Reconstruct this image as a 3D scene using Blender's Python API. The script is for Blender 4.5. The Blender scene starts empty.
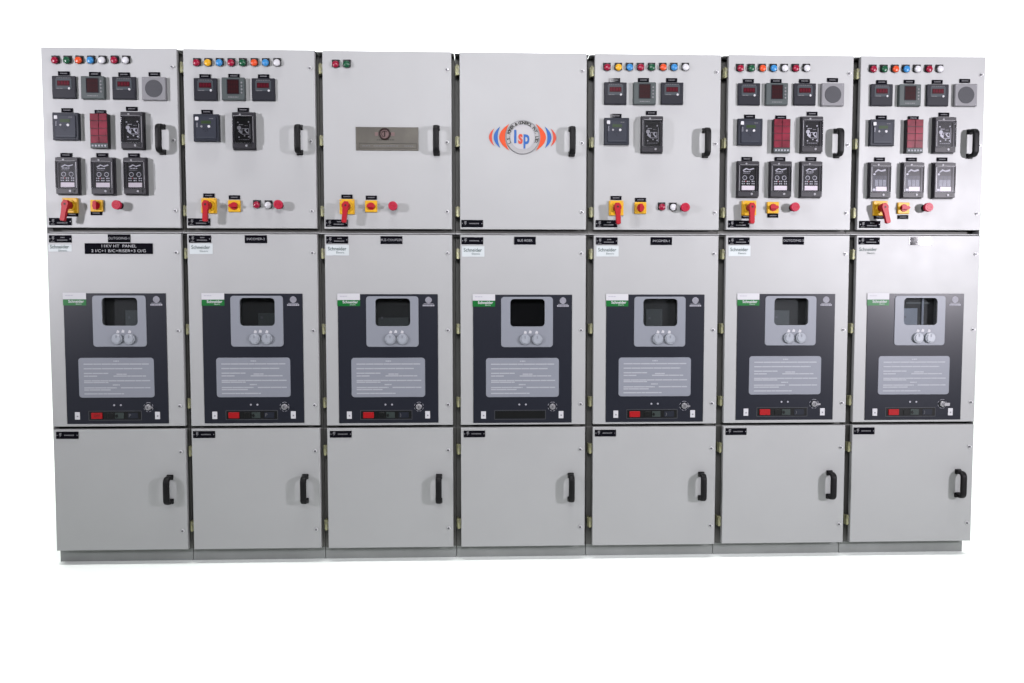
import bpy, bmesh, math, random
from mathutils import Vector, Matrix
random.seed(7)
S = bpy.context.scene
COL = S.collection
PI = math.pi

# ------------------------------------------------------------------ camera
CAM = Vector((-0.09168, -3.5957, 1.20226))
YAW, PITCH, ROLL, F = 0.03518, 0.05544, -0.00022, 800.0
_f = Vector((math.sin(YAW)*math.cos(PITCH), math.cos(YAW)*math.cos(PITCH), -math.sin(PITCH)))
_r = Vector((math.cos(YAW), -math.sin(YAW), 0))
_u = _r.cross(_f)
_r, _u = math.cos(ROLL)*_r + math.sin(ROLL)*_u, -math.sin(ROLL)*_r + math.cos(ROLL)*_u
cd = bpy.data.cameras.new('camera'); cam = bpy.data.objects.new('camera', cd); COL.objects.link(cam)
cd.sensor_width = 36.0; cd.lens = 36.0*F/1024.0; cd.clip_start = 0.05; cd.clip_end = 200
M = Matrix((_r, _u, -_f)).transposed().to_4x4(); M.translation = CAM
cam.matrix_world = M
S.camera = cam

def at(px, py, prot=0.0):
    """pixel -> (x, z) in the plane standing prot metres proud of the door faces"""
    d = _f + _r*((px-512)/F) + _u*((341.5-py)/F)
    t = (-prot-CAM.y)/d.y
    p = CAM + d*t
    return p.x, p.z

# ------------------------------------------------------------------ materials
def mat(name, col, rough=0.5, metal=0.0, spec=0.5, var=0.0, vscale=6.0, bump=0.0, bscale=400.0, coat=0.0, rvar=0.0, wave=0.0):
    m = bpy.data.materials.new(name); m.use_nodes = True
    nt = m.node_tree; b = nt.nodes['Principled BSDF']
    b.inputs['Base Color'].default_value = (*col, 1)
    b.inputs['Roughness'].default_value = rough
    b.inputs['Metallic'].default_value = metal
    b.inputs['Specular IOR Level'].default_value = spec
    b.inputs['Coat Weight'].default_value = coat
    b.inputs['Coat Roughness'].default_value = 0.08
    if var or bump or rvar:
        tc = nt.nodes.new('ShaderNodeTexCoord')
    if var:
        n = nt.nodes.new('ShaderNodeTexNoise'); n.inputs['Scale'].default_value = vscale; n.inputs['Detail'].default_value = 5
        nt.links.new(tc.outputs['Object'], n.inputs['Vector'])
        mr = nt.nodes.new('ShaderNodeMapRange')
        mr.inputs['From Min'].default_value = 0.3; mr.inputs['From Max'].default_value = 0.7
        mr.inputs['To Min'].default_value = 1-var; mr.inputs['To Max'].default_value = 1+var
        nt.links.new(n.outputs['Fac'], mr.inputs['Value'])
        mx = nt.nodes.new('ShaderNodeVectorMath'); mx.operation = 'SCALE'
        mx.inputs[0].default_value = col
        nt.links.new(mr.outputs['Result'], mx.inputs['Scale'])
        nt.links.new(mx.outputs['Vector'], b.inputs['Base Color'])
    if rvar:
        n2 = nt.nodes.new('ShaderNodeTexNoise'); n2.inputs['Scale'].default_value = 9; n2.inputs['Detail'].default_value = 4
        nt.links.new(tc.outputs['Object'], n2.inputs['Vector'])
        mr2 = nt.nodes.new('ShaderNodeMapRange')
        mr2.inputs['To Min'].default_value = rough-rvar; mr2.inputs['To Max'].default_value = rough+rvar
        nt.links.new(n2.outputs['Fac'], mr2.inputs['Value']); nt.links.new(mr2.outputs['Result'], b.inputs['Roughness'])
    if bump:
        n3 = nt.nodes.new('ShaderNodeTexNoise'); n3.inputs['Scale'].default_value = bscale; n3.inputs['Detail'].default_value = 2
        nt.links.new(tc.outputs['Object'], n3.inputs['Vector'])
        bp = nt.nodes.new('ShaderNodeBump'); bp.inputs['Strength'].default_value = bump; bp.inputs['Distance'].default_value = 0.001
        nt.links.new(n3.outputs['Fac'], bp.inputs['Height'])
        if wave:
            n4 = nt.nodes.new('ShaderNodeTexNoise'); n4.inputs['Scale'].default_value = 3.2; n4.inputs['Detail'].default_value = 1
            nt.links.new(tc.outputs['Object'], n4.inputs['Vector'])
            b2 = nt.nodes.new('ShaderNodeBump'); b2.inputs['Strength'].default_value = wave; b2.inputs['Distance'].default_value = 0.02
            nt.links.new(n4.outputs['Fac'], b2.inputs['Height']); nt.links.new(b2.outputs['Normal'], bp.inputs['Normal'])
        nt.links.new(bp.outputs['Normal'], b.inputs['Normal'])
    return m

def clear_mat(name, tint, fac, rough, haze=0.0):
    m = bpy.data.materials.new(name); m.use_nodes = True
    nt = m.node_tree; nt.nodes.remove(nt.nodes['Principled BSDF'])
    out = nt.nodes['Material Output']
    t = nt.nodes.new('ShaderNodeBsdfTransparent'); t.inputs['Color'].default_value = (*tint, 1)
    g = nt.nodes.new('ShaderNodeBsdfGlossy'); g.inputs['Color'].default_value = (1, 1, 1, 1); g.inputs['Roughness'].default_value = rough
    mx = nt.nodes.new('ShaderNodeMixShader')
    fr = nt.nodes.new('ShaderNodeFresnel'); fr.inputs['IOR'].default_value = 1.45
    ad = nt.nodes.new('ShaderNodeMath'); ad.operation = 'ADD'; ad.inputs[1].default_value = fac; ad.use_clamp = True
    nt.links.new(fr.outputs['Fac'], ad.inputs[0]); nt.links.new(ad.outputs['Value'], mx.inputs['Fac'])
    g2 = nt.nodes.new('ShaderNodeBsdfGlossy'); g2.inputs['Roughness'].default_value = 0.33
    m2 = nt.nodes.new('ShaderNodeMixShader'); m2.inputs['Fac'].default_value = haze
    nt.links.new(g.outputs['BSDF'], m2.inputs[1]); nt.links.new(g2.outputs['BSDF'], m2.inputs[2])
    nt.links.new(t.outputs['BSDF'], mx.inputs[1]); nt.links.new(m2.outputs['Shader'], mx.inputs[2])
    nt.links.new(mx.outputs['Shader'], out.inputs['Surface'])
    return m

K = {}
K['paint'] = mat('grey_powder_coat', (0.246, 0.2505, 0.2495), 0.47, 0, 0.42, var=0.022, vscale=3.0, bump=0.12, bscale=700, rvar=0.06, wave=0.12)
K['frame'] = mat('shaded_frame_paint', (0.085, 0.085, 0.08), 0.55, 0, 0.2, var=0.08, vscale=5)  # same grey as the doors, darkened to put the gap shade into its colour
K['plinth'] = mat('plinth_paint', (0.180, 0.190, 0.183), 0.5, 0, 0.25, var=0.10, vscale=6)
K['gasket'] = mat('black_gasket', (0.006, 0.006, 0.006), 0.8, 0, 0.1)
K['black'] = mat('black_plastic', (0.006, 0.006, 0.007), 0.42, 0, 0.2, bump=0.15, bscale=900)
K['grip'] = mat('handle_plastic', (0.0035, 0.0035, 0.004), 0.5, 0, 0.14, bump=0.2, bscale=900)
K['engrave'] = mat('black_laminate', (0.004, 0.004, 0.006), 0.045, 0, 0.2)
K['white'] = mat('white_print', (0.36, 0.36, 0.375), 0.6, 0, 0.2)
K['plate_print'] = mat('plate_print', (0.27, 0.27, 0.28), 0.6, 0, 0.2)
K['nprint'] = mat('engraved_print', (0.21, 0.21, 0.22), 0.6, 0, 0.2)
K['ring'] = mat('logo_outer_ring', (0.20, 0.20, 0.20), 0.4, 0, 0.3)
K['mark'] = mat('relay_markings', (0.42, 0.42, 0.44), 0.5, 0, 0.2)
K['mark2'] = mat('relay_fine_print', (0.16, 0.16, 0.17), 0.5, 0, 0.2)
K['dim'] = mat('grey_print', (0.085, 0.085, 0.09), 0.6, 0, 0.2)
K['ltext'] = mat('pale_grey_print', (0.24, 0.24, 0.27), 0.6, 0, 0.2)
K['meter'] = mat('dark_grey_plastic', (0.0075, 0.008, 0.012), 0.45, 0, 0.15)
K['mface'] = mat('meter_face', (0.030, 0.036, 0.042), 0.4, 0, 0.15)
K['mfgrey'] = mat('green_grey_plastic', (0.036, 0.045, 0.045), 0.45, 0, 0.22)
K['display'] = mat('red_display', (0.026, 0.0, 0.002), 0.4, 0, 0.1)
K['digits'] = mat('red_digits', (0.075, 0.0, 0.008), 0.4, 0, 0.1)
K['mfdisp'] = mat('dark_red_display', (0.011, 0.001, 0.002), 0.4, 0, 0.1)
K['mfdig'] = mat('dark_red_digits', (0.019, 0.001, 0.002), 0.4, 0, 0.1)
K['lcd'] = mat('green_lcd', (0.016, 0.030, 0.010), 0.35, 0, 0.15)
K['hooter'] = mat('light_grey_plastic', (0.125, 0.125, 0.132), 0.5, 0, 0.25)
K['grille'] = mat('speaker_grille', (0.042, 0.043, 0.048), 0.6, 0, 0.2)
K['relay'] = mat('blue_grey_plastic', (0.009, 0.011, 0.017), 0.45, 0, 0.16)
K['relay2'] = mat('blue_grey_face', (0.0135, 0.016, 0.024), 0.45, 0, 0.16)
K['annred'] = mat('red_window', (0.105, 0.006, 0.016), 0.35, 0, 0.15, var=0.35, vscale=22)
K['case'] = mat('relay_case_plastic', (0.0095, 0.009, 0.012), 0.42, 0, 0.22)
K['casein'] = mat('relay_face', (0.0025, 0.003, 0.003), 0.45, 0, 0.1)
K['caseflag'] = mat('pinkish_label', (0.58, 0.53, 0.54), 0.6, 0, 0.2)
K['cover'] = clear_mat('clear_cover', (0.92, 0.92, 0.94), 0.0, 0.06, 0.13)
K['yellow'] = mat('yellow_plastic', (0.43, 0.235, 0.006), 0.4, 0, 0.2)
K['redp'] = mat('red_plastic', (0.25, 0.005, 0.011), 0.4, 0, 0.15)
K['redb'] = mat('bright_red_plastic', (0.27, 0.009, 0.030), 0.38, 0, 0.18)
K['zinc'] = mat('zinc_yellow', (0.155, 0.155, 0.085), 0.42, 0.3, 0.4, var=0.4, vscale=60)
K['chrome'] = mat('nickel', (0.50, 0.50, 0.51), 0.5, 0.5, 0.4)
K['keymetal'] = mat('key_metal', (0.26, 0.26, 0.27), 0.35, 0.6, 0.4)
K['steel'] = mat('dull_steel', (0.16, 0.16, 0.17), 0.45, 0.2, 0.3)
K['fascia'] = mat('navy_grey_fascia', (0.0100, 0.0113, 0.0165), 0.33, 0, 0.22, bump=0.06, bscale=500)
K['bezel'] = mat('silver_grey_bezel', (0.148, 0.158, 0.180), 0.45, 0, 0.3)
K['iplate'] = mat('instruction_silver', (0.148, 0.158, 0.182), 0.42, 0, 0.3)
K['itext'] = mat('faint_print', (0.25, 0.26, 0.28), 0.6, 0, 0.2)
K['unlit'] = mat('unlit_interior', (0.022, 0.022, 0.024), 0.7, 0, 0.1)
K['pale'] = mat('painted_window_reflection', (0.30, 0.33, 0.38), 0.5, 0, 0.2)  # pale tone painted in for the bluish reflection in the right-end window
K['knob'] = mat('grey_knob', (0.21, 0.225, 0.25), 0.32, 0, 0.5)
K['cavity'] = mat('interior_with_reflection', (0.095, 0.097, 0.098), 0.7, 0, 0.2)  # well tone raised to put the glass reflection into its colour
K['breaker'] = mat('breaker_front', (0.17, 0.185, 0.19), 0.5, 0, 0.2)  # breaker front, lightened to carry some of the reflection off the glass
K['glint'] = mat('painted_edge_glint', (0.26, 0.26, 0.27), 0.3, 0, 0.5)  # painted glints along the edges of the clear covers
K['glass'] = clear_mat('window_glass', (0.75, 0.76, 0.765), 0.0, 0.03)
K['green'] = mat('green_label', (0.002, 0.085, 0.014), 0.4, 0, 0.2)
K['sticker'] = mat('white_sticker', (0.36, 0.39, 0.395), 0.5, 0, 0.25)
K['stext'] = mat('grey_green_print', (0.045, 0.070, 0.064), 0.6, 0, 0.2)
K['slotred'] = mat('red_flag', (0.22, 0.004, 0.006), 0.45, 0, 0.15)
K['slot'] = mat('slot_black', (0.003, 0.0035, 0.0035), 0.4, 0, 0.2)
K['slotline'] = mat('slot_outline', (0.05, 0.052, 0.055), 0.5, 0, 0.2)
K['slotg'] = mat('slot_grey_green', (0.020, 0.028, 0.026), 0.5, 0, 0.2)
K['plaque'] = mat('brushed_bronze', (0.050, 0.046, 0.037), 0.42, 0.2, 0.3, var=0.3, vscale=9)
K['plaqued'] = mat('bronze_dark', (0.022, 0.021, 0.017), 0.5, 0, 0.2)
K['maroon'] = mat('maroon_ring', (0.014, 0.006, 0.005), 0.5, 0, 0.2)
K['pink'] = mat('dusty_pink', (0.10, 0.062, 0.060), 0.5, 0, 0.2)
K['orange'] = mat('logo_orange', (0.40, 0.044, 0.008), 0.45, 0, 0.15)
K['lred'] = mat('logo_red', (0.35, 0.042, 0.022), 0.45, 0, 0.15)
K['blue'] = mat('logo_blue', (0.015, 0.072, 0.235), 0.45, 0, 0.15)
K['disc'] = mat('logo_disc', (0.250, 0.247, 0.251), 0.4, 0, 0.3)
K['rim'] = mat('logo_rim', (0.075, 0.075, 0.07), 0.4, 0, 0.3)
K['ink'] = mat('logo_ink', (0.025, 0.025, 0.022), 0.6, 0, 0.2)
LENS = {'r': mat('red_lens', (0.17, 0.002, 0.018), 0.3, 0, 0.3), 'g': mat('green_lens', (0.004, 0.050, 0.021), 0.3, 0, 0.3),
        'o': mat('orange_lens', (0.40, 0.045, 0.010), 0.3, 0, 0.3), 'b': mat('blue_lens', (0.020, 0.135, 0.31), 0.3, 0, 0.3),
        'w': mat('white_lens', (0.37, 0.37, 0.385), 0.3, 0, 0.3), 'y': mat('amber_lens', (0.42, 0.22, 0.005), 0.3, 0, 0.3)}
LNAME = {'r': 'red', 'g': 'green', 'o': 'orange', 'b': 'blue', 'w': 'white', 'y': 'yellow'}

# ------------------------------------------------------------------ mesh builder (local: x right, z up, d = distance proud of the door)
class MB:
    def __init__(s): s.bm = bmesh.new(); s.mats = []
    def mi(s, m):
        m = K[m] if isinstance(m, str) else m
        if m not in s.mats: s.mats.append(m)
        return s.mats.index(m)
    def ring(s, pts): return [s.bm.verts.new(p) for p in pts]
    def loft(s, rings, m, caps=(True, True), smooth=False):
        i = s.mi(m); fs = []
        for a, b in zip(rings[:-1], rings[1:]):
            n = len(a)
            for k in range(n):
                fs.append(s.bm.faces.new((a[k], a[(k+1) % n], b[(k+1) % n], b[k])))
        if caps[0]: fs.append(s.bm.faces.new(list(reversed(rings[0]))))
        if caps[1]: fs.append(s.bm.faces.new(rings[-1]))
        for f in fs: f.material_index = i; f.smooth = smooth
        return s
    @staticmethod
    def rrect(x0, x1, z0, z1, r, n=4):
        if r <= 0: return [(x0, z0), (x1, z0), (x1, z1), (x0, z1)]
        out = []
        for cx, cz, a0 in ((x1-r, z0+r, -PI/2), (x1-r, z1-r, 0), (x0+r, z1-r, PI/2), (x0+r, z0+r, PI)):
            for k in range(n+1):
                a = a0 + (PI/2)*k/n; out.append((cx+r*math.cos(a), cz+r*math.sin(a)))
        return out
    def box(s, x0, x1, z0, z1, d0, d1, m, r=0.0, ch=0.0, n=4):
        """prism from d0 (back) to d1 (front), rounded by r in the face plane, chamfered by ch round the front"""
        R = [s.ring([(x, -d0, z) for x, z in s.rrect(x0, x1, z0, z1, r, n)])]
        if ch > 0:
            R.append(s.ring([(x, -(d1-ch), z) for x, z in s.rrect(x0, x1, z0, z1, r, n)]))
            R.append(s.ring([(x, -d1, z) for x, z in s.rrect(x0+ch, x1-ch, z0+ch, z1-ch, max(r-ch, 0.0003) if r > 0 else 0, n)]))
        else:
            R.append(s.ring([(x, -d1, z) for x, z in s.rrect(x0, x1, z0, z1, r, n)]))
        return s.loft(R, m)
    def frame(s, o, i, d0, d1, m, ro=0.0, ri=0.0, ch=0.0, n=4):
        """a plate with a hole: o and i are (x0,x1,z0,z1)"""
        ro = max(ro, 0.0004); ri = max(ri, 0.0004)
        P = lambda b, r, d, e=0: s.ring([(x, -d, z) for x, z in s.rrect(b[0]+e, b[1]-e, b[2]+e, b[3]-e, max(r-e, 0.0002), n)])
        A = P(o, ro, d0); rings = [A]
        if ch: rings.append(P(o, ro, d1-ch)); rings.append(P(o, ro, d1, ch))
        else: rings.append(P(o, ro, d1))
        rings.append(P(i, ri, d1)); rings.append(P(i, ri, d0)); rings.append(A)
        return s.loft(rings, m, caps=(False, False))
    def cyl(s, cx, cz, r, d0, d1, m, n=28, r1=None, ch=0.0, smooth=True):
        r1 = r if r1 is None else r1
        C = lambda rr, d: s.ring([(cx+rr*math.cos(2*PI*k/n), -d, cz+rr*math.sin(2*PI*k/n)) for k in range(n)])
        rings = [C(r, d0), C(r1, d1-ch)] if ch else [C(r, d0), C(r1, d1)]
        if ch: rings.append(C(r1-ch, d1))
        i = s.mi(m)
        nb = len(s.bm.faces); s.loft(rings, m); s.bm.faces.ensure_lookup_table()
        for f in s.bm.faces[nb:]:
            if len(f.verts) == 4: f.smooth = smooth
        return s
    def dome(s, cx, cz, r, d0, h, m, n=28, k=6):
        rings = []
        for j in range(k):
            a = (PI/2)*j/k
            rings.append(s.ring([(cx+r*math.cos(a)*math.cos(2*PI*q/n), -(d0+h*math.sin(a)), cz+r*math.cos(a)*math.sin(2*PI*q/n)) for q in range(n)]))
        return s.loft(rings, m, smooth=True)
    def torus(s, cx, cz, R, r, d, m, n=32, k=8, a0=0, a1=2*PI):
        rings = []
        full = abs(a1-a0-2*PI) < 1e-6
        cnt = n if full else n+1
        for j in range(cnt):
            a = a0+(a1-a0)*j/n
            rings.append(s.ring([(cx+(R+r*math.cos(2*PI*q/k))*math.cos(a), -(d+r*math.sin(2*PI*q/k)), cz+(R+r*math.cos(2*PI*q/k))*math.sin(a)) for q in range(k)]))
        if full: rings.append(rings[0])
        return s.loft(rings, m, caps=(not full, not full), smooth=True)
    def vcyl(s, cx, d, r, z0, z1, m, n=14):
        C = lambda z: s.ring([(cx+r*math.cos(2*PI*k/n), -d+r*math.sin(2*PI*k/n), z) for k in range(n)])
        return s.loft([C(z0), C(z1)], m)
    def poly(s, pts, d0, d1, m):
        return s.loft([s.ring([(x, -d0, z) for x, z in pts]), s.ring([(x, -d1, z) for x, z in pts])], m)
    def sweep(s, path, wx, wt, m, n=12):
        """path of (d, z); elliptical section wx wide in x and wt thick in the plane of the path"""
        rings = []
        for i, (d, z) in enumerate(path):
            a = path[max(i-1, 0)]; b = path[min(i+1, len(path)-1)]
            t = Vector((b[0]-a[0], b[1]-a[1])).normalized(); nn = Vector((-t.y, t.x))
            ring = []
            for k in range(n):
                a_ = 2*PI*k/n; ca, sa = math.cos(a_), math.sin(a_)
                ca = math.copysign(abs(ca)**0.6, ca); sa = math.copysign(abs(sa)**0.6, sa)
                ring.append((wx*ca, -(d+nn.x*wt*sa), z+nn.y*wt*sa))
            rings.append(s.ring(ring))
        return s.loft(rings, m, smooth=True)
    def text(s, body, cx, cz, size, d, m, th=0.0006, sx=1.0, rot=0.0, align='CENTER', bold=0.0):
        key = (body, align, bold)
        if key not in TX:
            c = bpy.data.curves.new('t', 'FONT'); c.body = body; c.size = 1; c.align_x = align; c.align_y = 'CENTER'; c.resolution_u = 3
            c.offset = bold
            o = bpy.data.objects.new('t', c); COL.objects.link(o)
            dg = bpy.context.evaluated_depsgraph_get()
            me = bpy.data.meshes.new_from_object(o.evaluated_get(dg))
            TX[key] = ([v.co.copy() for v in me.vertices], [tuple(p.vertices) for p in me.polygons])
            bpy.data.objects.remove(o); bpy.data.curves.remove(c); bpy.data.meshes.remove(me)
        V, P = TX[key]; i = s.mi(m); cr, sr = math.cos(rot), math.sin(rot)
        vs = []
        for v in V:
            x, z = v.x*size*sx, v.y*size
            vs.append(s.bm.verts.new((cx+x*cr-z*sr, -(d+th), cz+x*sr+z*cr)))
        for p in P:
            try:
                f = s.bm.faces.new([vs[q] for q in p]); f.material_index = i
            except ValueError: pass
        return s
    def mesh(s, name):
        bmesh.ops.remove_doubles(s.bm, verts=s.bm.verts, dist=1e-7)
        txtm = None
        bmesh.ops.recalc_face_normals(s.bm, faces=s.bm.faces)
        me = bpy.data.meshes.new(name); s.bm.to_mesh(me); s.bm.free()
        for m in s.mats: me.materials.append(m)
        return me
TX = {}

def wpos(o):
    p = Vector((0, 0, 0))
    while o is not None: p += o.location; o = o.parent
    return p
def put(name, me, parent, loc, label=None):
    """link one object; loc is in world coordinates"""
    if isinstance(me, MB): me = me.mesh(name)
    o = bpy.data.objects.new(name, me); COL.objects.link(o)
    if parent is not None:
        o.parent = parent; o.location = Vector(loc)-wpos(parent)
    else: o.location = Vector(loc)
    if label: o['label'] = label
    return o
CACHE = {}
def cached(key, fn):
    if key not in CACHE: CACHE[key] = fn().mesh(key if isinstance(key, str) else key[0])
    return CACHE[key]

def bars(b, x0, x1, z, h, d, m, seed=0, lo=0.004, hi=0.012, gap=0.002, th=0.0006):
    """a line of writing too small to read: short strokes with word gaps"""
    rnd = random.Random(seed); x = x0
    while x < x1-0.002:
        w = min(rnd.uniform(lo, hi), x1-x)
        b.box(x, x+w, z-h/2, z+h/2, d-0.0002, d+th, m); x += w+gap
    return b

# ------------------------------------------------------------------ doors and housing
SEAM = [-2.0212, -1.4225, -0.8222, -0.2197, 0.3787, 0.9768, 1.5749, 2.1702]
DL = [-2.0055, -1.3985, -0.7970, -0.1965, 0.4030, 1.0020, 1.6020]
DR = [-1.4255, -0.8300, -0.2325, 0.3670, 0.9680, 1.5690, 2.1735]
DZ = [0.0015, 0.001, -0.0005, -0.001, -0.0013, 0.0005, 0.001]
UZ0, UZ1 = 1.5055, 2.2815
MZ0, MZ1 = 0.6265, 1.4800
LZ0, LZ1 = 0.0665, 0.6135
REC = -0.055                       # the frame stands this far behind the door faces

FAS = [((63.1,293.3),(165.6,293.3),(67.2,423.8),(168.8,423.8)), ((202.1,293.6),(302.9,293.6),(204.3,423.2),(303.8,423.2)),
       ((338.2,294.1),(438.0,294.1),(338.6,423.0),(438.2,423.0)), ((473.0,294.7),(571.9,294.7),(473.3,422.8),(571.9,422.8)),
       ((606.3,294.5),(704.6,294.5),(605.7,421.9),(703.0,421.9)), ((737.8,293.9),(835.9,293.9),(735.5,419.8),(832.1,419.8)),
       ((867.7,293.7),(964.5,293.7),(864.6,419.8),(960.2,419.8))]

def tag_plate_mesh():
    b = MB(); b.box(-.0245, .0245, -.009, .009, 0, .004, 'engrave', r=.0012, ch=.0006)
    bars(b, -.015, .015, 0, .0045, .004, 'dim', 3, .004, .008, .0012); return b
def tag_plate(parent, px, py, prot=0.004):
    x, z = at(px, py, prot)
    return put('tag_plate', cached('tag_plate', tag_plate_mesh), parent, (x, -(prot-0.004), z))

def door_mesh(w, h, hole=None):
    b = MB()
    t = 0.025
    if hole: b.frame((-w/2, w/2, 0, h), hole, -t, 0, 'paint', ro=0.0012, ri=0.001, ch=0.0016)
    else: b.box(-w/2, w/2, 0, h, -t, 0, 'paint', r=0.0012, ch=0.0016)
    return b
def gasket_mesh(w, h):
    b = MB(); e = 0.012
    b.frame((-w/2+e, w/2-e, e, h-e), (-w/2+e+.02, w/2-e-.02, e+.02, h-e-.02), REC+.0005, -.0255, 'gasket'); return b
def lock_mesh():
    b = MB(); b.cyl(0, 0, .0078, 0, .003, 'chrome', ch=.001); b.cyl(0, 0, .0055, .003, .007, 'steel', ch=.001)
    b.box(-.0045, .0045, -.001, .001, .0069, .0074, 'gasket'); b.box(.001, .009, -.003, .0035, .003, .0062, 'chrome', r=.001); return b
def hinge_mesh():
    b = MB()
    b.box(-.0105, -.001, -.021, .021, -.030, -.008, 'zinc', r=.001, ch=.0012)
    b.box(-.021, -.0125, -.021, .021, -.052, -.016, 'zinc', r=.001, ch=.0012)
    b.vcyl(-.0115, -.010, .0052, -.023, .023, 'zinc'); b.cyl(-.0055, .011, .002, -.0082, -.006, 'steel', n=10); b.cyl(-.0055, -.011, .002, -.0082, -.006, 'steel', n=10)
    return b
def handle_mesh():
    b = MB(); H = .0545; P = .048; R = .018; path = [(0, -H)]
    for k in range(7): a = (PI/2)*k/6; path.append((P-R+R*math.sin(a), -H+R-R*math.cos(a)))
    for k in range(7): a = (PI/2)*k/6; path.append((P-R+R*math.cos(a), H-R+R*math.sin(a)))
    path.append((0, H))
    b.sweep(path, .0135, .0085, 'grip', n=16)
    for s in (-1, 1):
        b.box(-.0140, .0140, s*H-.0115, s*H+.0115, 0, .006, 'grip', r=.003, ch=.001)
    return b
def plate_mesh(two, icon=True):
    b = MB(); b.box(-.0485, .0485, -.0160, .0160, 0, .003, 'engrave', r=.0015, ch=.0006)
    # warning flash emblem at the left, rivets at the ends, one or two lines of engraving
    b.poly([(-.034, .011), (-.0235, .011), (-.0275, .003), (-.023, .003), (-.034, -.010), (-.0305, -.001), (-.036, -.001)], .003, .0036, 'dim')
    for x in (-.044, .0435): b.cyl(x, 0, .0022, .003, .0040, 'steel', n=10)
    if two: bars(b, .002, .020, .006, .0048, .003, 'dim', 5, .004, .006, .0011)
    bars(b, -.013, .034 if two else .030, -.0055 if two else 0, .0052, .003, 'dim', 9, .004, .007, .0011)
    if two: bars(b, -.040, -.024, -.0115, .003, .003, 'dim', 2, .004, .006, .001)
    return b

LABELS = [
 'grey cabinet at the left end with a long two-line title plate on its middle door',
 'grey cabinet whose eight lamps start red, yellow, blue, standing beside the left-end cabinet',
 'grey cabinet with a bronze plaque on its upper door and only two pilot lamps',
 'grey cabinet with the round blue and orange logo and no meters on its upper door',
 'grey cabinet with eight pilot lamps and three meters, standing just right of the logo cabinet',
 'grey cabinet second from the right end, with speaker and bright red alarm windows',
 'brightest grey cabinet at the right end, its relay covers and centre plate washed by glare']

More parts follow.
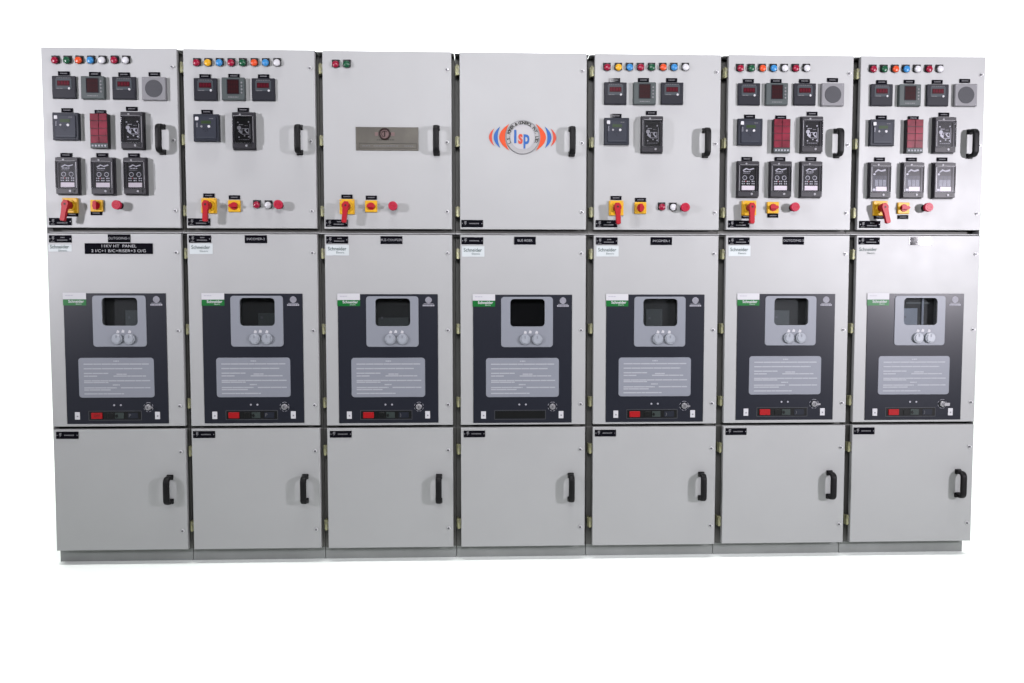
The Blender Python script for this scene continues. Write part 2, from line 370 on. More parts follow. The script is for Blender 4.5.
roots = []
for i in range(7):
    s0, s1 = SEAM[i]+.0012, SEAM[i+1]-.0012
    cx = (s0+s1)/2
    root = bpy.data.objects.new('switchgear_cabinet', None); COL.objects.link(root)
    root.location = (cx, -REC+.6, 0); root.empty_display_size = .2
    root['label'] = LABELS[i]; root['category'] = 'electrical cabinet'; root['group'] = 'switchgear cabinets bolted side by side'
    roots.append(root)
    w = s1-s0; dz = DZ[i]
    # housing: carcass, posts, cross rails, roof lip (one welded steel body)
    b = MB(); y0 = REC
    zt = UZ1-.004+dz
    pw = .058
    b.box(-w/2, -w/2+pw, .055, zt-.003, y0-.045, y0, 'frame'); b.box(w/2-pw*.8, w/2, .055, zt-.003, y0-.045, y0, 'frame')
    b.box(-w/2+pw, w/2-pw*.8, .055, .13, y0-.045, y0-.001, 'frame'); b.box(-w/2+pw, w/2-pw*.8, LZ1-.03, MZ0+.04, y0-.045, y0-.001, 'frame')
    b.box(-w/2+pw, w/2-pw*.8, MZ1-.03, UZ0+.03, y0-.045, y0-.001, 'frame'); b.box(-w/2+pw, w/2-pw*.8, zt-.06, zt-.003, y0-.045, y0-.001, 'frame')
    b.box(-w/2, w/2, .055, zt-.003, y0-1.15, y0-.0455, 'frame')
    put('housing', b, root, (cx, 0, 0))
    el = .020 if i == 0 else 0
    b = MB(); b.box(-w/2+el, w/2, zt-.0025, zt, y0-1.155, -.004, 'paint'); put('roof_panel', b, root, (cx, 0, 0))
    b = MB(); b.box(-w/2+el, w/2, MZ1+dz+.0035, MZ1+dz+.0078, REC+.0005, -.010, 'paint', ch=.001)
    put('cross_rail', b, root, (cx, 0, 0))
    b = MB(); b.box(-w/2, w/2, 0, .0545, REC-1.10, REC-.0005, 'plinth', ch=.001); put('plinth', b, root, (cx, 0, 0))
    if i in (0, 6):
        b = MB(); xa = (DL[0]-.0022, DL[0]-.0002) if i == 0 else (DR[6]-.0018, DR[6]+.0002)
        b.box(xa[0]-cx, xa[1]-cx, .066, zt-.001, y0-1.15, -.006, 'paint'); put('side_cladding', b, root, (cx, 0, 0))
    # doors
    wx = DR[i]-DL[i]; dx = (DL[i]+DR[i])/2
    q = FAS[i]; P = [at(*p, .003) for p in q]
    fx0 = (P[0][0]+P[2][0])/2; fx1 = (P[1][0]+P[3][0])/2; fz1 = (P[0][1]+P[1][1])/2; fz0 = (P[2][1]+P[3][1])/2
    FW, FH = fx1-fx0, fz1-fz0
    hole = (fx0+.375*FW-dx, fx0+.723*FW-dx, fz1-.247*FH-(MZ0+dz), fz1-.033*FH-(MZ0+dz))
    doors = []
    for name, z0, z1, hl in (('instrument_door', UZ0, UZ1, None), ('breaker_door', MZ0, MZ1, hole), ('cable_door', LZ0, LZ1, None)):
        d = put(name, door_mesh(wx, z1-z0, hl), root, (dx, 0, z0+dz)); doors.append(d)
        put('gasket', gasket_mesh(wx, z1-z0), d, (dx, 0, z0+dz))
    up, mid, low = doors
    for d, zz in ((up, (2.203, 1.887, 1.582)), (mid, (1.398, 1.053, .718)), (low, (.511, .153))):
        for k, z in enumerate(zz):
            if d is mid or d is low or True:
                put('door_lock', cached('door_lock', lock_mesh), d, (DR[i]-.021, 0, z))
    for d, zz in ((up, (2.205, 1.893, 1.583)), (mid, (1.396, 1.060, .728)), (low, (.512, .170))):
        for z in zz: put('hinge', cached('hinge', hinge_mesh), d, (DL[i]+(.016 if i == 0 else 0), .019 if i == 0 else 0, z))
    hp = [((158.3,138.2),(166.2,490.3)), ((297.3,138.7),(303.2,489.5)), ((436,139.4),(438.6,489.3)), ((572.7,140.4),(571.8,488)),
          ((708,141.8),(703.8,486.8)), ((841,142.2),(833.6,485.3)), ((975.8,142.9),(963.6,484))][i]
    for d, (px, py) in ((up, (hp[0][0], hp[0][1]-.7)), (low, (hp[1][0], hp[1][1]+1.5))):
        x, z = at(px, py, .048); put('door_handle', cached('door_handle', handle_mesh), d, (x, 0, z))
    # corner plates
    up_plate = [(60.5,221.6),(199.2,222),(336.7,223.1),(472.2,223.6),(606.3,223.7),(738.6,224),(869.5,224.5)][i]
    mid_plate = [(60.4,238.9),(200,239),(337.2,239.9),(472.3,240.8),(606.7,241),(738.8,241),(869,241)][i]
    low_plate = [(67.5,435.2),(204.2,434.4),(340.9,434.0),(474.4,433.7),(605.4,432.9),(736,431.4),(864,430.8)][i]
    for (px, py), two in ((up_plate, i != 3), (mid_plate, i != 3), (low_plate, False)):
        x, z = at(px, py); put('chamber_plate', cached(('chamber_plate', two), lambda: plate_mesh(two)), root, (x, 0, z))
    # maker's sticker under the middle plate
    sx, sy = [(60,248.3),(201.2,248.8),(337.6,250.2),(473.2,251.5),(607.5,251.3),(739.5,251),(868.3,250.8)][i]
    b = MB()
    if 0 < i < 6: b.box(-.050, .050, -.023, .0235, 0, .0008, 'sticker', r=.002)
    else: b.box(-.050, .050, -.014, .0160, 0, .0006, 'paint' if i == 6 else 'sticker', r=.002)
    b.text('Schneider', -.002, .006, .0225, .0008, 'stext', sx=.92, bold=.01); b.text('Electric', .012, -.0105, .0125, .0008, 'stext')
    x, z = at(sx, sy); put('maker_sticker', b, root, (x, 0, z))
    # feeder name plate
    nm = ['OUTGOING-1', 'INCOMER-2', 'BUS COUPLER', 'BUS RISER', 'INCOMER-1', 'OUTGOING-2', 'OUTGOING-3'][i]
    px, py = [(119.3,238.4),(256,239.2),(391.5,240.1),(524.9,240.6),(661.2,241.1),(793.3,240.7),(919.8,241.2)][i]
    b = MB(); b.box(-.0485, .0485, -.0175, .0175, 0, .003, 'engrave', r=.001, ch=.0006)
    b.text(nm, 0, 0, .0145, .003, 'nprint', bold=0, sx=1.05)
    x, z = at(px, py); put('feeder_plate', b, root, (x, 0, z))
    if i == 0:
        b = MB(); b.box(-.147, .147, -.0235, .0235, 0, .003, 'engrave', r=.001, ch=.0006)
        b.text('11KV HT  PANEL', 0, .0103, .0175, .003, 'plate_print', bold=0, sx=1.2); b.text('2 I/C+1 B/C+RISER+3 O/G', 0, -.0105, .0175, .003, 'plate_print', bold=0, sx=1.22)
        x, z = at(119.0, 248.6); put('title_plate', b, root, (x, 0, z))

    # ---------------- breaker fascia
    X = lambda u: (u-.5)*FW
    Z = lambda v: (.5-v)*FH
    fcx, fcz = (fx0+fx1)/2, (fz0+fz1)/2
    b = MB(); hh = (X(.375), X(.723), Z(.247), Z(.033))
    b.frame((-FW/2, FW/2, -FH/2, FH/2), hh, .0002, .003, 'fascia', ro=.002, ri=.015, ch=.0008)
    # emblem and its small caption printed top right
    for rr, t0 in ((.0145, 0),): b.cyl(X(.907), Z(.046), rr, .0029, .0036, 'ltext', n=24)
    for k in range(-2, 3): b.box(X(.907)-.013, X(.907)+.013, Z(.046)+k*.0052-.0007, Z(.046)+k*.0052+.0007, .0036, .0040, 'fascia')
    b.box(X(.907)-.022, X(.907)+.022, Z(.075)-.001, Z(.075)+.001, .0029, .0036, 'ltext')
    bars(b, X(.907)-.026, X(.907)+.026, Z(.0875), .007, .003, 'ltext', 4, .004, .007, .0015)
    for u in (.467, .533): b.cyl(X(u), Z(.856), .0042, .0029, .0045, 'ltext', n=12)
    for uu in (.1035, .8915):
        b.box(X(uu)-.0108, X(uu)+.0108, Z(.937)-.0165, Z(.937)+.0165, .0029, .0040, 'white', r=.001)
        b.box(X(uu)-.003, X(uu)+.004, Z(.937)-.006, Z(.937)+.001, .0040, .0043, 'steel')
    fas = put('breaker_fascia', b, root, (fcx, 0, fcz))
    L = lambda d=0: (fcx, -d, fcz)
    b = MB(); b.frame((X(.282), X(.806), Z(.407), Z(.017)), hh, .0028, .0065, 'bezel', ro=.014, ri=.017, ch=.0012)
    for k, (u, v) in enumerate(((.525, .293), (.575, .290), (.59, .300), (.64, .293))):
        b.poly([(X(u)-.007, Z(v)-.005), (X(u)+.006, Z(v)-.006), (X(u)+.007, Z(v)+.004), (X(u)-.002, Z(v)+.008)], .0063, .0072, 'white') if k != 2 else None
    put('window_bezel', b, fas, L())
    # the shallow well behind the window with the breaker front in it
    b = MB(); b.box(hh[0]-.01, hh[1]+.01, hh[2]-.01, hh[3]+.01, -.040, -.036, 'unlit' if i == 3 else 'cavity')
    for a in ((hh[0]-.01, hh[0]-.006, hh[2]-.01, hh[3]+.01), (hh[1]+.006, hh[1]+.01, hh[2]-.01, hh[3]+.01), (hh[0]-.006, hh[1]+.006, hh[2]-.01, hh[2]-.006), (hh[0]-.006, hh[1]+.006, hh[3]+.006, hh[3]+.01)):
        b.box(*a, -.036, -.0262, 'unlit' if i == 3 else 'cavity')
    if i != 3:
        kx0, kx1, kz = [(.55, 1.0, .55), (.45, .95, .45), (.05, .95, .30), (0, 0, 0), (.12, .62, .62), (.04, .55, .55), (.05, .55, .62)][i]
        ww, h2 = hh[1]-hh[0], hh[3]-hh[2]
        b.box(hh[0]+kx0*ww, hh[0]+kx1*ww-.002, hh[2]-.002, hh[2]+kz*h2, -.0360, -.030, 'pale' if i == 6 else 'breaker', r=.002, ch=.002)  # right-end breaker front is made pale to suggest the window reflection
        b.box(hh[0]+(kx0+.08)*ww, hh[0]+(kx0+.14)*ww, hh[2]+.25*h2, hh[2]+.33*h2, -.030, -.029, 'ltext')
    if i == 6: b.box(hh[0]+.66*ww, hh[0]+.72*ww, hh[2], hh[3], -.036, -.030, 'pale'); b.box(hh[0]+.2*ww, hh[0]+.9*ww, hh[3]-.22*h2, hh[3]-.16*h2, -.036, -.032, 'breaker')  # strips added to suggest the reflection in the right-end window
    put('window_well', b, fas, L())
    b = MB(); b.box(hh[0]-.002, hh[1]+.002, hh[2]-.002, hh[3]+.002, -.004, -.001, 'glass', r=.010); put('viewing_window', b, fas, L())
    for u, lab in ((.523, None), (.645, None)):
        def kn():
            b = MB(); b.cyl(0, 0, .0235, 0, .012, 'knob', n=32, ch=.002); b.cyl(0, 0, .019, .012, .016, 'knob', n=8, ch=.0015, smooth=False)
            b.box(-.0025, .0025, .004, .017, .0158, .0172, 'bezel'); return b
        put('knob', cached('knob', kn), fas, (fcx+X(u), -.0065, fcz+Z(.347)))
    b = MB(); b.box(X(.129), X(.868), Z(.797), Z(.492), .0028, .0045, 'iplate', r=.013, ch=.0006)
    bars(b, X(.50)-.012, X(.50)+.012, Z(.517), .006, .0045, 'itext', 1)
    rows = [(.540,.18,.82),(.575,.18,.76),(.611,.18,.42),(.618,.50,.60),(.632,.18,.31),(.632,.47,.79),(.668,.18,.83),(.681,.18,.42),(.700,.46,.53),(.722,.18,.50),(.722,.54,.83),(.738,.18,.44),(.768,.18,.57)]
    for k, (v, a, c) in enumerate(rows): bars(b, X(a), X(c), Z(v), .0052, .0045, 'itext', 10+k, .015, .060, .0016)
    put('instruction_plate', b, fas, L())
    b = MB(); b.box(X(-.003), X(.222), Z(.0455), Z(-.004), .0029, .0040, 'white', r=.0008); b.box(X(-.003), X(.222), Z(.092), Z(.0458), .0029, .0040, 'green', r=.0008)
    b.text('Schneider', X(.125), Z(.062), .017, .0040, 'white', bold=.02); b.text('Electric', X(.150), Z(.081), .0085, .0040, 'white')
    bars(b, X(.02), X(.10), Z(.016), .0028, .0040, 'ltext', 6)
    put('maker_label', b, fas, L())
    def kl():
        b = MB(); b.cyl(0, 0, .0135, 0, .010, 'keymetal', ch=.003); b.cyl(0, 0, .007, .010, .013, 'steel', ch=.001); b.box(-.0012, .0012, -.005, .005, .0128, .0134, 'slot')
        for a in (25, 75, 105, 155, 205, 250, 290, 335): b.torus(0, 0, .0205, .0010, .0002, 'ltext', n=5, k=6, a0=math.radians(a-13), a1=math.radians(a+13))
        return b
    kk = put('key_lock', cached('key_lock', kl), fas, (fcx+X(.804), -.003, fcz+Z(.873)))
    if i in (0, 4, 5, 6, 1):
        b = MB(); b.box(.004, .024, -.004, .004, .013, .0145, 'keymetal', r=.001) if i != 6 else b.box(.004, .028, -.008, .006, .013, .0145, 'keymetal', r=.002)
        put('key', b, kk, wpos(kk))
    b = MB(); b.frame((X(.214), X(.735), Z(.973), Z(.900)), (X(.2175), X(.7315), Z(.9705), Z(.9025)), .0029, .0040, 'slotline'); b.box(X(.221), X(.729), Z(.966), Z(.907), .0029, .0033, 'slot')
    if i != 3:
        b.box(X(.40), X(.46), Z(.957), Z(.918), .0033, .0060, 'slot', r=.001, ch=.001); b.box(X(.475), X(.56), Z(.960), Z(.914), .0033, .0050, 'slotg', r=.001)
        b.poly([(X(.475), Z(.937)), (X(.495), Z(.924)), (X(.505), Z(.943)), (X(.49), Z(.955))], .005, .0062, 'slot')
        b.box(X(.60), X(.70), Z(.959), Z(.915), .0033, .0046, 'relay', r=.002); b.text('P' if i < 2 else ')', X(.62), Z(.937), .020, .0046, 'dim')
    sl = put('indicator_slot', b, fas, L())
    if i != 3:
        b = MB(); b.box(X(.243), X(.350), Z(.960), Z(.914), .0033, .0085, 'slotred', r=.002, ch=.001)
        if i == 0: b.text('OFF', X(.30), Z(.937), .016, .0085, 'maroon')
        put('red_flag', b, fas, L())

# ------------------------------------------------------------------ devices
def lamp(root, px, py, c):
    x, z = at(px, py, .016)
    o = put('indicator_lamp', cached('lamp_plate', lambda: MB().box(-.0165, .0165, -.010, .021, 0, .006, 'black', r=.0015, ch=.001).cyl(0, 0, .0158, .006, .009, 'case')), root, (x, 0, z), '%s pilot lamp' % LNAME[c])
    put('lens', cached(('lens', c), lambda: MB().cyl(0, -.0005, .0152, .009, .0125, LENS[c], r1=.0148).dome(0, -.0005, .0148, .0125, .006, LENS[c])), o, (x, 0, z))
def meter_body():
    b = MB(); b.box(-.050, .050, -.0485, .0485, 0, .011, 'meter', r=.003, ch=.0015); b.box(-.047, .047, -.0455, -.006, .011, .0125, 'meter', r=.002, ch=.0012)
    b.box(-.034, .034, -.012, .036, .011, .0122, 'mface', r=.001); b.cyl(.024, -.0055, .0048, .0122, .0150, 'white', n=16, ch=.001)
    bars(b, -.030, -.004, -.0055, .0035, .0122, 'dim', 2); bars(b, -.030, .030, .0395, .003, .011, 'dim', 3); return b
def meter_disp():
    b = MB(); b.box(-.027, .026, .006, .028, .0120, .0134, 'display', r=.001)
    for k in range(4): b.text('8', -.019+.0125*k, .017, .018, .0134, 'digits', bold=.01)
    return b
def digital_meter(root, px, py):
    x, z = at(px, py, .012); o = put('digital_meter', cached('digital_meter', meter_body), root, (x, 0, z))
    put('display', cached('meter_display', meter_disp), o, (x, 0, z)); return o
def mf_body():
    b = MB(); b.box(-.050, .050, -.0485, .0485, 0, .020, 'mfgrey', r=.004, ch=.003); b.frame((-.027, .027, -.024, .041), (-.0245, .0245, -.0215, .0385), .0198, .0215, 'meter', ro=.002)
    for k in range(4): b.cyl(.037, .026-.0145*k, .0040, .020, .0225, 'hooter', n=14, ch=.001)
    bars(b, -.022, .022, -.036, .003, .020, 'hooter', 8); return b
def mf_disp():
    b = MB(); b.box(-.0245, .0245, -.0215, .0385, .0196, .0206, 'mfdisp')
    for r_ in range(3):
        for k in range(4): b.text('8', -.0165+.011*k, .027-.019*r_, .017, .0206, 'mfdig', bold=.01)
    return b
def multi_meter(root, px, py):
    x, z = at(px, py, .021); o = put('multifunction_meter', cached('multifunction_meter', mf_body), root, (x, 0, z))
    put('display', cached('mf_display', mf_disp), o, (x, 0, z)); return o
def hooter_mesh():
    b = MB(); b.box(-.0515, .0515, -.050, .050, 0, .017, 'hooter', r=.003, ch=.003)
    for sx in (-1, 1):
        for sz in (-1, 1): b.cyl(sx*.044, sz*.042, .0030, .017, .0180, 'steel', n=10)
    return b
def grille_mesh():
    b = MB(); b.cyl(0, 0, .0375, .0168, .0185, 'grille', n=40, ch=.001)
    for k in range(-6, 7):
        h = math.sqrt(max(.035**2-(k*.0055)**2, 0))
        b.box(-h, h, k*.0055-.0009, k*.0055+.0009, .0185, .0197, 'grille')
    return b
def hooter(root, px, py):
    x, z = at(px, py, .018); o = put('alarm_hooter', cached('alarm_hooter', hooter_mesh), root, (x, 0, z)); put('speaker_grille', cached('speaker_grille', grille_mesh), o, (x, 0, z)); return o
def relayA_mesh():
    b = MB(); b.box(-.055, .055, -.0585, .0585, 0, .022, 'relay', r=.002, ch=.002); b.box(-.043, .045, -.050, .047, .022, .0265, 'relay2', r=.006, ch=.002)
    b.box(-.045, -.031, .030, .045, .0262, .0278, 'white', r=.003); b.text('ooo', -.038, .010, .012, .0265, 'ltext', rot=PI/2)
    bars(b, .016, .036, .038, .003, .0265, 'dim', 3)
    b.cyl(-.018, .004, .0045, .0265, .0285, 'steel', n=14); b.cyl(.014, .004, .0055, .0265, .0290, 'white', n=14)
    for p in ((-.010, -.010), (.006, -.010), (-.002, -.004), (-.002, -.018)): b.cyl(p[0], p[1], .0032, .0265, .0275, 'relay', n=12)
    b.box(-.038, .038, -.043, -.0415, .0265, .0270, 'mface'); return b
def relayA(root, px, py):
    x, z = at(px, py, .026); o = put('protection_relay', cached('protection_relay', relayA_mesh), root, (x, 0, z))
    put('display', cached('relay_lcd', lambda: MB().box(-.020, .022, .016, .029, .0262, .0275, 'lcd', r=.001)), o, (x, 0, z)); return o
def ann_mesh():
    b = MB(); b.box(-.038, .038, -.0745, .0745, 0, .026, 'black', r=.0015, ch=.001); b.box(-.036, .036, -.073, -.055, .026, .0272, 'mfgrey')
    for k in range(5): b.cyl(-.027+.0135*k, -.064, .0038, .0272, .030, 'ltext', n=12)
    return b
def annwin_mesh():
    b = MB()
    for c in range(2):
        for r_ in range(4): b.box(-.036+c*.037, -.0012+c*.037, .0435-.0318*r_, .0730-.0318*r_, .0258, .0285, 'annred', r=.0008, ch=.0008)
    return b
def annunciator(root, px, py):
    x, z = at(px, py, .028); o = put('alarm_annunciator', cached('alarm_annunciator', ann_mesh), root, (x, 0, z)); put('window_panel', cached('window_panel', annwin_mesh), o, (x, 0, z)); return o
def case_mesh():
    b = MB(); b.box(-.049, .049, -.0815, .0825, 0, .010, 'case', r=.002, ch=.001)
    b.frame((-.047, .047, -.078, .078), (-.035, .035, -.052, .057), .0098, .028, 'case', ro=.003, ri=.002, ch=.001)
    b.cyl(-.012, .068, .0040, .028, .0305, 'steel', n=14); b.cyl(.014, -.066, .0050, .028, .031, 'steel', n=14); b.box(.018, .034, -.071, -.060, .0278, .031, 'black', r=.002)
    return b
def face_mesh(kind):
    b = MB(); b.box(-.035, .035, -.052, .057, .0098, .0205, 'casein'); q = .0205
    if kind == 'trip':
        b.cyl(-.019, .012, .0085, q, q+.003, 'white', n=16); b.poly([(-.020, .008), (-.006, -.006), (-.002, .002), (-.010, -.014), (-.022, -.004)], q, q+.0015, 'mark')
        for p in ((-.024, .036), (.022, .038), (.010, .006), (.016, -.008), (.004, -.022), (-.020, -.028), (.022, -.026)): b.cyl(p[0], p[1], .0030, q, q+.002, 'mark', n=10)
        b.frame((-.008, .022, -.016, .010), (-.0062, .0202, -.0142, .0082), q-.0001, q+.001, 'mark'); bars(b, -.022, .024, -.038, .003, q, 'mark2', 3)
        bars(b, -.020, -.002, .026, .0026, q, 'mark', 4); bars(b, .004, .018, .022, .0026, q, 'mark2', 5)
        b.box(.0265, .028, -.034, .030, q-.0001, q+.0007, 'mark'); b.poly([(.002, .004), (.006, .006), (.018, -.010), (.014, -.012)], q, q+.001, 'mark')
    elif kind == 'dial':
        for x in (-.016, .016):
            b.torus(x, .007, .0088, .0013, q, 'mark', n=24, k=6); b.cyl(x, .007, .0040, q, q+.003, 'relay2', n=12)
        for r_ in range(2):
            for x in (-.026, -.018, -.004, .004, .018, .026): b.cyl(x, -.0095-.010*r_, .0028, q, q+.0015, 'white' if (r_+int(x*1000)) % 3 else 'mark', n=8)
        b.cyl(-.011, -.0095, .0026, q, q+.002, 'redp', n=10)
        b.box(-.029, .029, -.048, -.0285, q-.0001, q+.0016, 'caseflag')
        b.poly([(-.026, .040), (-.010, .050), (.004, .044), (.024, .050), (.026, .046), (.006, .040), (-.008, .045), (-.022, .037)], q, q+.001, 'mark'); bars(b, -.022, .010, .0335, .0030, q, 'mark', 6, .005, .012)
        bars(b, -.024, .006, .026, .0026, q, 'mark2', 7)
    else:
        b.box(-.033, .033, -.050, .020, q-.0001, q+.001, 'relay2'); e = q+.001
        for x in (-.016, .002, .020):
            b.cyl(x, .011, .0042, e, e+.002, 'slot', n=14)
            for k in range(3): b.box(x-.0065+k*.005, x-.0032+k*.005, -.026, .002, e-.0001, e+.001, 'bezel')
        b.box(-.018, .031, -.048, -.029, e, e+.0012, 'caseflag')
        b.poly([(-.024, .038), (-.010, .050), (.004, .044), (.024, .050), (.026, .042), (.006, .038), (-.008, .043), (-.022, .034)], q, q+.001, 'white'); b.cyl(-.026, .027, .0045, q, q+.002, 'mark', n=14)
        b.box(-.034, -.020, -.047, -.038, e, e+.001, 'mark')
    return b
def cover_mesh():
    b = MB(); b.box(-.0450, .0450, -.0560, .0620, .0283, .037, 'cover', r=.004, ch=.002)
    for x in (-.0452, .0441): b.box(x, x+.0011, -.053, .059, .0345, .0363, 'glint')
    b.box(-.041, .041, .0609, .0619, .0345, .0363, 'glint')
    return b
def cased_relay(root, px, py, kind):
    x, z = at(px, py, .030); o = put('cased_relay', cached('cased_relay', case_mesh), root, (x, 0, z))
    put('relay_face', cached(('relay_face', kind), lambda: face_mesh(kind)), o, (x, 0, z)); put('clear_cover', cached('clear_cover', cover_mesh), o, (x, 0, z)); return o
def rotary(root, px, py, piv, tip):
    x, z = at(px, py, .014)
    b = lambda: MB().box(-.0325, .0325, -.033, .033, 0, .013, 'yellow', r=.003, ch=.002).cyl(0, 0, .024, .013, .019, 'yellow', ch=.002).cyl(-.026, .027, .002, .013, .014, 'steel', n=8).cyl(.026, .027, .002, .013, .014, 'steel', n=8)
    o = put('rotary_switch', cached('rotary_plate', b), root, (x, 0, z))
    p = Vector(at(*piv, .060)); t = Vector(at(*tip, .064)); v = t-p; ln = v.length
    hx, hz = x, z
    m = MB(); m.cyl(0, 0, .0175, .019, .056, 'redp', r1=.0165, ch=.002)
    n = v.normalized(); s = Vector((n.y, -n.x)); c = p-Vector((x, z)); c = c*.35
    pts = [c-n*.018-s*.008, c-n*.018+s*.008, c-n*.006+s*.0145, c+n*ln*.5+s*.0105, c+n*(ln)+s*.0105, c+n*(ln+.005)+s*.006, c+n*(ln+.005)-s*.006, c+n*ln-s*.0105, c+n*ln*.5-s*.0105, c-n*.006-s*.0145]
    A = m.ring([(a.x, -.047, a.y) for a in pts]); B_ = m.ring([(a.x, -.061, a.y) for a in pts]); cc = sum((a for a in pts), Vector((0, 0)))/len(pts)
    C_ = m.ring([((cc+(a-cc)*.93).x, -.064, (cc+(a-cc)*.97).y) for a in pts]); m.loft([A, B_, C_], 'redp')
    m.cyl(c.x, c.y, .0045, .0639, .0650, 'maroon', n=12)
    put('switch_handle', m, o, (x, 0, z)); return o
def selector(root, px, py, ang):
    x, z = at(px, py, .012)
    o = put('selector_switch', cached('selector_plate', lambda: MB().box(-.0265, .0265, -.0255, .0255, 0, .011, 'yellow', r=.003, ch=.002)), root, (x, 0, z))
    m = MB(); m.cyl(0, 0, .0165, .011, .016, 'redp', ch=.001)
    ca, sa = math.cos(ang), math.sin(ang)
    P = [(-.017, -.0065), (.014, -.0075), (.021, 0), (.014, .0075), (-.017, .0065)]
    m.poly([(a*ca-c*sa, a*sa+c*ca) for a, c in P], .016, .030, 'redp'); put('selector_knob', m, o, (x, 0, z)); return o
def estop(root, px, py):
    x, z = at(px, py, .045)
    o = put('emergency_button', cached('estop_base', lambda: MB().cyl(0, 0, .0150, 0, .006, 'black').cyl(0, 0, .0115, .006, .026, 'maroon')), root, (x, 0, z))
    b = lambda: MB().cyl(0, 0, .0165, .022, .027, 'redb', r1=.0198).cyl(0, 0, .0198, .027, .043, 'redb', ch=.002).torus(0, 0, .011, .0010, .0430, 'redp', n=20, k=6).poly([(-.006, -.002), (.004, -.002), (.004, -.005), (.009, 0), (.004, .005), (.004, .002), (-.006, .002)], .0429, .0436, 'redp')
    put('mushroom_head', cached('mushroom_head', b), o, (x, 0, z)); return o

D = {}
def row(i, y, xs, cs):
    for x, c in zip(xs, cs): lamp(roots[i], x, y, c)
row(0, 59.7, [54.0,66.0,77.8,89.6,101.2,113.4,124.8], 'rgobwrw')
row(1, 62.2, [196,207.3,218.8,230.5,242.1,253.7,265.1,276.5], 'rybrgobw')
row(2, 63.7, [335.3,346.4], 'rg')
row(4, 66.8, [607.4,618.8,629.9,641,652.1,663.5,674.5,686], 'rybrgobw')
row(5, 67.8, [740.9,752,763.1,774.2,785.3,796.4,807.5], 'rgobwrw')
row(6, 68.6, [874.2,885.2,896.3,907.3,918.4,929.9,941], 'rgobwrw')
lamp(roots[1], 256.2, 204.6, 'r'); lamp(roots[1], 267.8, 204.8, 'w'); lamp(roots[4], 662.3, 206.8, 'r'); lamp(roots[4], 673.6, 207, 'w')

def dev(i, fn, p, tag, *a):
    o = fn(roots[i], *p, *a)
    if tag: tag_plate(o, *tag)
# cabinet 1
dev(0, digital_meter, (63.6,87.1), (63.7,73.4)); dev(0, multi_meter, (92.3,87.3), (94.6,74)); dev(0, digital_meter, (123.8,88), (124,74.4)); dev(0, hooter, (153.6,88.4), (154.1,74.2))
dev(0, relayA, (64.9,126), (66.9,110.2)); dev(0, annunciator, (98.7,130.7), (100.1,112.0)); dev(0, cased_relay, (131.5,130), (131.6,108.8), 'trip')
for p, t in (((66.3,175.5),(66,155.0)), ((101.8,175.8),(102,155.1)), ((134.2,175.8),(133.6,155.3))): dev(0, cased_relay, p, t, 'dial')
dev(0, rotary, (69.6,205.3), (72.3,214.4), (67.0,203.6), (63.6,219.3)); dev(0, selector, (96.2,205.6), (96.2,213.1), PI/2); dev(0, estop, (115.6,204.6), None)
# cabinet 2
dev(1, digital_meter, (205.3,89.2), (204.9,76.2)); dev(1, multi_meter, (233,88.6), (233.8,75.9)); dev(1, digital_meter, (263.2,89.4), (263.5,76.3))
dev(1, relayA, (205.8,127.4), (206.8,111.8)); dev(1, cased_relay, (243,130.3), (243.1,109.8), 'trip')
dev(1, rotary, (208.6,205.6), (208.8,195.5), (206.2,204.3), (205.2,220.2)); dev(1, selector, (234,205.9), (234.3,197.3), PI); dev(1, estop, (277.7,204.3), None)
# cabinet 3
dev(2, rotary, (346.9,206.6), (346.9,196.6), (346.4,205.2), (344.5,221.3)); dev(2, selector, (371.0,206.2), (371.3,197.6), 0.0); dev(2, estop, (392.6,205.6), None)
# cabinet 5
dev(4, digital_meter, (615.5,93.3), (614.7,80.1)); dev(4, multi_meter, (644.8,93.1), (643.6,80.0)); dev(4, digital_meter, (672.2,93.4), (671.8,80.1))
dev(4, relayA, (617,130.9), (616.1,115.8)); dev(4, cased_relay, (652.6,134), (651.5,112.9), 'trip')
dev(4, rotary, (616.4,207.9), (616.1,197.9), (617,206.6), (618.1,222.9)); dev(4, selector, (640.6,207.8), (640.6,199.8), -PI/2); dev(4, estop, (685.8,207), None)
# cabinet 6
dev(5, digital_meter, (749.2,94.1), (748.5,80.9)); dev(5, multi_meter, (777.2,93.8), (776.3,81.0)); dev(5, digital_meter, (805,94.2), (804.7,81.0)); dev(5, hooter, (833.1,94.4), (832.8,80.0))
dev(5, relayA, (750.7,131.6), (749.8,116.6)); dev(5, annunciator, (782.1,135.7), (781,117.5)); dev(5, cased_relay, (812.8,134.1), (812.3,113.7), 'trip')
for p, t in (((748.9,179),(747,158.9)), ((781.4,179.1),(780.1,159.0)), ((812,179.2),(811.2,159.0))): dev(5, cased_relay, p, t, 'dial')
dev(5, rotary, (749.3,207.9), (746.8,216.5), (751.2,206.5), (751.6,222.3)); dev(5, selector, (773.2,207.5), (773,215.6), 0.0); dev(5, estop, (795.9,206.7), None)
# cabinet 7
dev(6, digital_meter, (882,94.9), (881.8,82.1)); dev(6, multi_meter, (910.4,95), (909.4,81.7)); dev(6, digital_meter, (938,95.1), (937.5,81.8)); dev(6, hooter, (966.3,94.9), (965,80.9))
dev(6, relayA, (883,132.3), (881.6,117.4)); dev(6, annunciator, (915.2,136), (913.5,118.1)); dev(6, cased_relay, (946,134.6), (944.1,114.6), 'trip')
for p, t in (((880.9,180),(879.8,159.4)), ((914,180),(911.7,159.5)), ((945.4,180.2),(942.3,159.4))): dev(6, cased_relay, p, t, 'flag')
dev(6, rotary, (880.8,208.1), (879.2,216.9), (883.2,207.2), (887.2,222.2)); dev(6, selector, (904,208), (903.2,217.0), 0.0); dev(6, estop, (929.6,207), None)

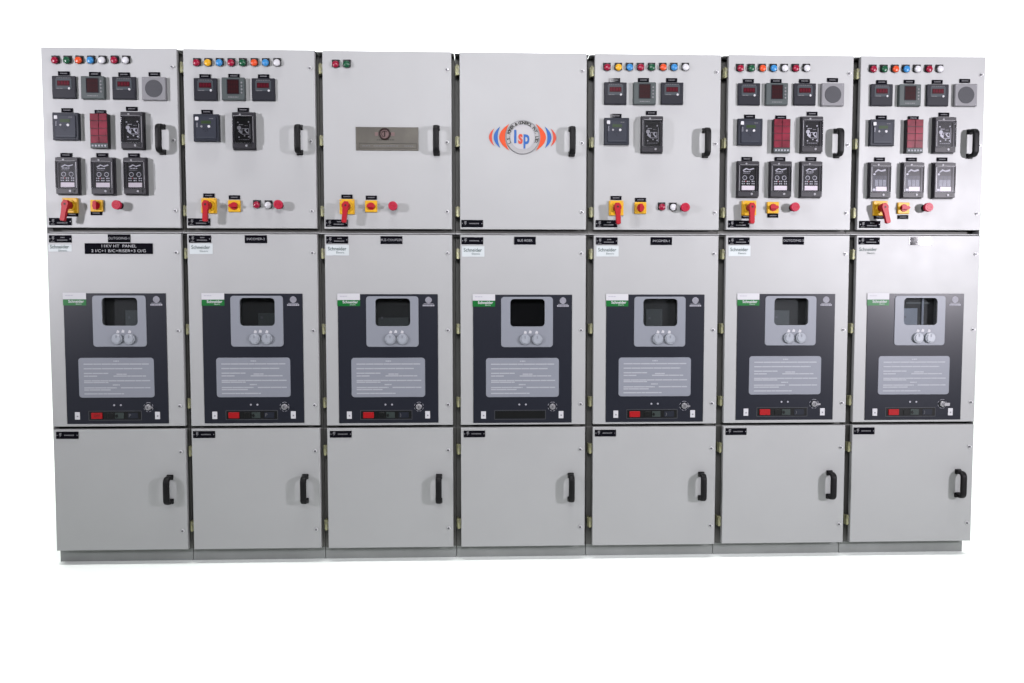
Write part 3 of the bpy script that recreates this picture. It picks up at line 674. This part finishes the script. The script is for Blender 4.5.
# ------------------------------------------------------------------ bronze plaque on the third cabinet
a = at(355.8, 127.0); c = at(418.5, 150.9); w, h = c[0]-a[0], a[1]-c[1]
b = MB(); b.box(-w/2, w/2, -h/2, h/2, 0, .004, 'plaque', r=.001, ch=.001)
b.frame((-w/2+.014, w/2-.006, -h/2+.008, -h/2+.032), (-w/2+.016, w/2-.008, -h/2+.010, -h/2+.030), .0039, .0048, 'plaqued')
for k, (x0, x1) in enumerate(((-.11, -.075), (-.06, .05), (.075, .115))): bars(b, x0, x1, -h/2+.020, .0035, .004, 'ltext' if k == 9 else 'dim', 20+k, .006, .014)
ex, ez = at(384.8, 134.2); ex -= (a[0]+c[0])/2; ez -= (a[1]+c[1])/2
bars(b, ex-.035, ex+.045, ez-.0255, .0040, .004, 'plaqued', 31, .006, .012)
b.box(ex-.043, ex-.028, ez-.008, ez+.008, .0039, .0045, 'pink', r=.002); b.box(ex+.028, ex+.044, ez-.008, ez+.008, .0039, .0045, 'pink', r=.002)
pl = put('bronze_plaque', b, roots[2], ((a[0]+c[0])/2, 0, (a[1]+c[1])/2))
b = MB(); b.cyl(0, 0, .021, .004, .0052, 'pink', n=32); b.torus(0, 0, .0225, .0042, .0048, 'maroon', n=36, k=8); b.torus(0, 0, .013, .0016, .0052, 'maroon', n=24, k=6, a0=.6, a1=4.6); b.box(-.003, .003, -.012, .012, .0052, .0060, 'maroon')
put('emblem', b, pl, (ex+(a[0]+c[0])/2, 0, ez+(a[1]+c[1])/2))

# ------------------------------------------------------------------ round logo on the fourth cabinet
u = 0.004455
lx, lz = at(522.6, 137.4)
b = MB(); b.cyl(0, 0, 16.9*u, 0, .003, 'rim', n=64, ch=.001); b.cyl(0, 0, 16.3*u, .003, .0042, 'ring', n=64, ch=.0008); b.cyl(0, 0, 12.1*u, .0041, .0046, 'disc', n=48); b.torus(0, 0, 16.6*u, .0011, .0036, 'steel', n=64, k=6)
msg = 'L.S. POWER & CONTROL PVT. LTD.'
a0, a1 = math.radians(203), math.radians(-23)
for k, ch_ in enumerate(msg):
    if ch_ == ' ': continue
    an = a0+(a1-a0)*k/(len(msg)-1)
    b.text(ch_, 14.1*u*math.cos(an), 14.1*u*math.sin(an), .0190, .0043, 'ink', rot=an-PI/2, bold=.035)
b.torus(0, 0, 11.9*u, .0009, .0042, 'ltext', n=48, k=6)
b.box(-8.5*u, -6.2*u, -6.0*u, 7.2*u, .0045, .0058, 'blue', r=.002); b.text('s', -2.2*u, -.4*u, .084, .0051, 'lred', sx=.66, bold=.03); b.text('p', 3.7*u, -.6*u, .084, .0051, 'blue', sx=.68, bold=.03)
logo = put('round_logo', b, roots[3], (lx, 0, lz))
def cres(xt, h, xo, xi, m, side):
    pts = []
    N = 16
    for k in range(N+1): t = -1+2*k/N; pts.append((xt+(xo-xt)*(1-t*t), h*t))
    for k in range(N-1, 0, -1): t = -1+2*k/N; pts.append((xt+(xi-xt)*(1-t*t), h*t))
    return [(side*x*u, z*u) for x, z in pts]
for side in (-1, 1):
    for nm, args in (('orange_crescent', (13.2, 13.2, 23.4, 17.6, 'orange')), ('blue_crescent', (22.3, 10.6, 28.9, 24.8, 'blue')), ('red_crescent', (28.0, 8.7, 33.6, 30.6, 'lred'))):
        b = MB(); b.poly(cres(*args, side), 0, .0022, args[4]); put(nm, b, logo, (lx, 0, lz))

# ------------------------------------------------------------------ the setting: white paper sweep on a dark studio floor
def struct(name, b, loc=(0, 0, 0)):
    o = put(name, b, None, loc); o['kind'] = 'structure'; return o
paper = mat('white_paper', (0.875, 0.92, 0.885), 0.9, 0, 0.1)
b = MB(); prof = [(-1.45, 0), (2.6, 0)]
for k in range(1, 13): a = (PI/2)*k/12; prof.append((2.6+1.4*math.sin(a), 1.4-1.4*math.cos(a)))
prof.append((4.0, 7.0))
X0 = 9.0
rr = [b.ring([(-X0, y, z), (X0, y, z)]) for y, z in prof]
mi = b.mi(paper)
for p, q in zip(rr[:-1], rr[1:]):
    f = b.bm.faces.new((p[0], p[1], q[1], q[0])); f.material_index = mi; f.smooth = True
struct('backdrop', b)
b = MB(); b.box(-14, 14, -12, 12, 0, .05, mat('dark_floor', (.03, .03, .03), .7))
o = struct('floor', b); o.rotation_euler = (PI/2*1, 0, 0) if False else (0, 0, 0)
me = o.data
for v in me.vertices: v.co = Vector((v.co.x, v.co.z, -.004 if v.co.y < -.01 else -.054))

# ------------------------------------------------------------------ light
W = bpy.data.worlds.new('World'); S.world = W; W.use_nodes = True
W.node_tree.nodes['Background'].inputs['Color'].default_value = (.93, .97, 1, 1); W.node_tree.nodes['Background'].inputs['Strength'].default_value = 0.02
def area(name, loc, target, sx, sy, power, col=(1, 1, 1), spread=PI, shape='RECTANGLE'):
    l = bpy.data.lights.new(name, 'AREA'); l.shape = shape; l.size = sx; l.size_y = sy; l.energy = power; l.color = col; l.spread = spread
    o = bpy.data.objects.new(name, l); COL.objects.link(o); o.location = loc
    o.rotation_euler = (Vector(target)-Vector(loc)).to_track_quat('-Z', 'Y').to_euler(); return o
area('studio_lamp', (3.98, -3.5, 1.76), (1.2, 0, 1.95), .22, .22, 77, (1, .955, 1.035), math.radians(88))
area('studio_lamp', (-4.6, -3.4, 2.0), (-1.5, 0, 2.45), .30, .30, 51, (.985, .955, 1.04), math.radians(72))
area('soft_lamp', (.1, -5.0, 3.5), (.3, 0, 2.0), 2.4, .9, 37, (.99, .975, 1.02), math.radians(70))
area('added_backdrop_light', (0, 1.9, 4.6), (0, 3.9, 1.8), 11, .8, 590)  # unseen light added so the backdrop clips to white
area('added_floor_light', (0, -.75, 4.6), (0, -.75, 0), 8, .3, 50, spread=math.radians(50))  # unseen light added to burn the floor paper out to white

S.view_settings.view_transform = 'Standard'; S.view_settings.look = 'None'; S.view_settings.exposure = 0; S.view_settings.gamma = 1
S.render.engine = 'CYCLES'; S.cycles.max_bounces = 8; S.cycles.transparent_max_bounces = 12
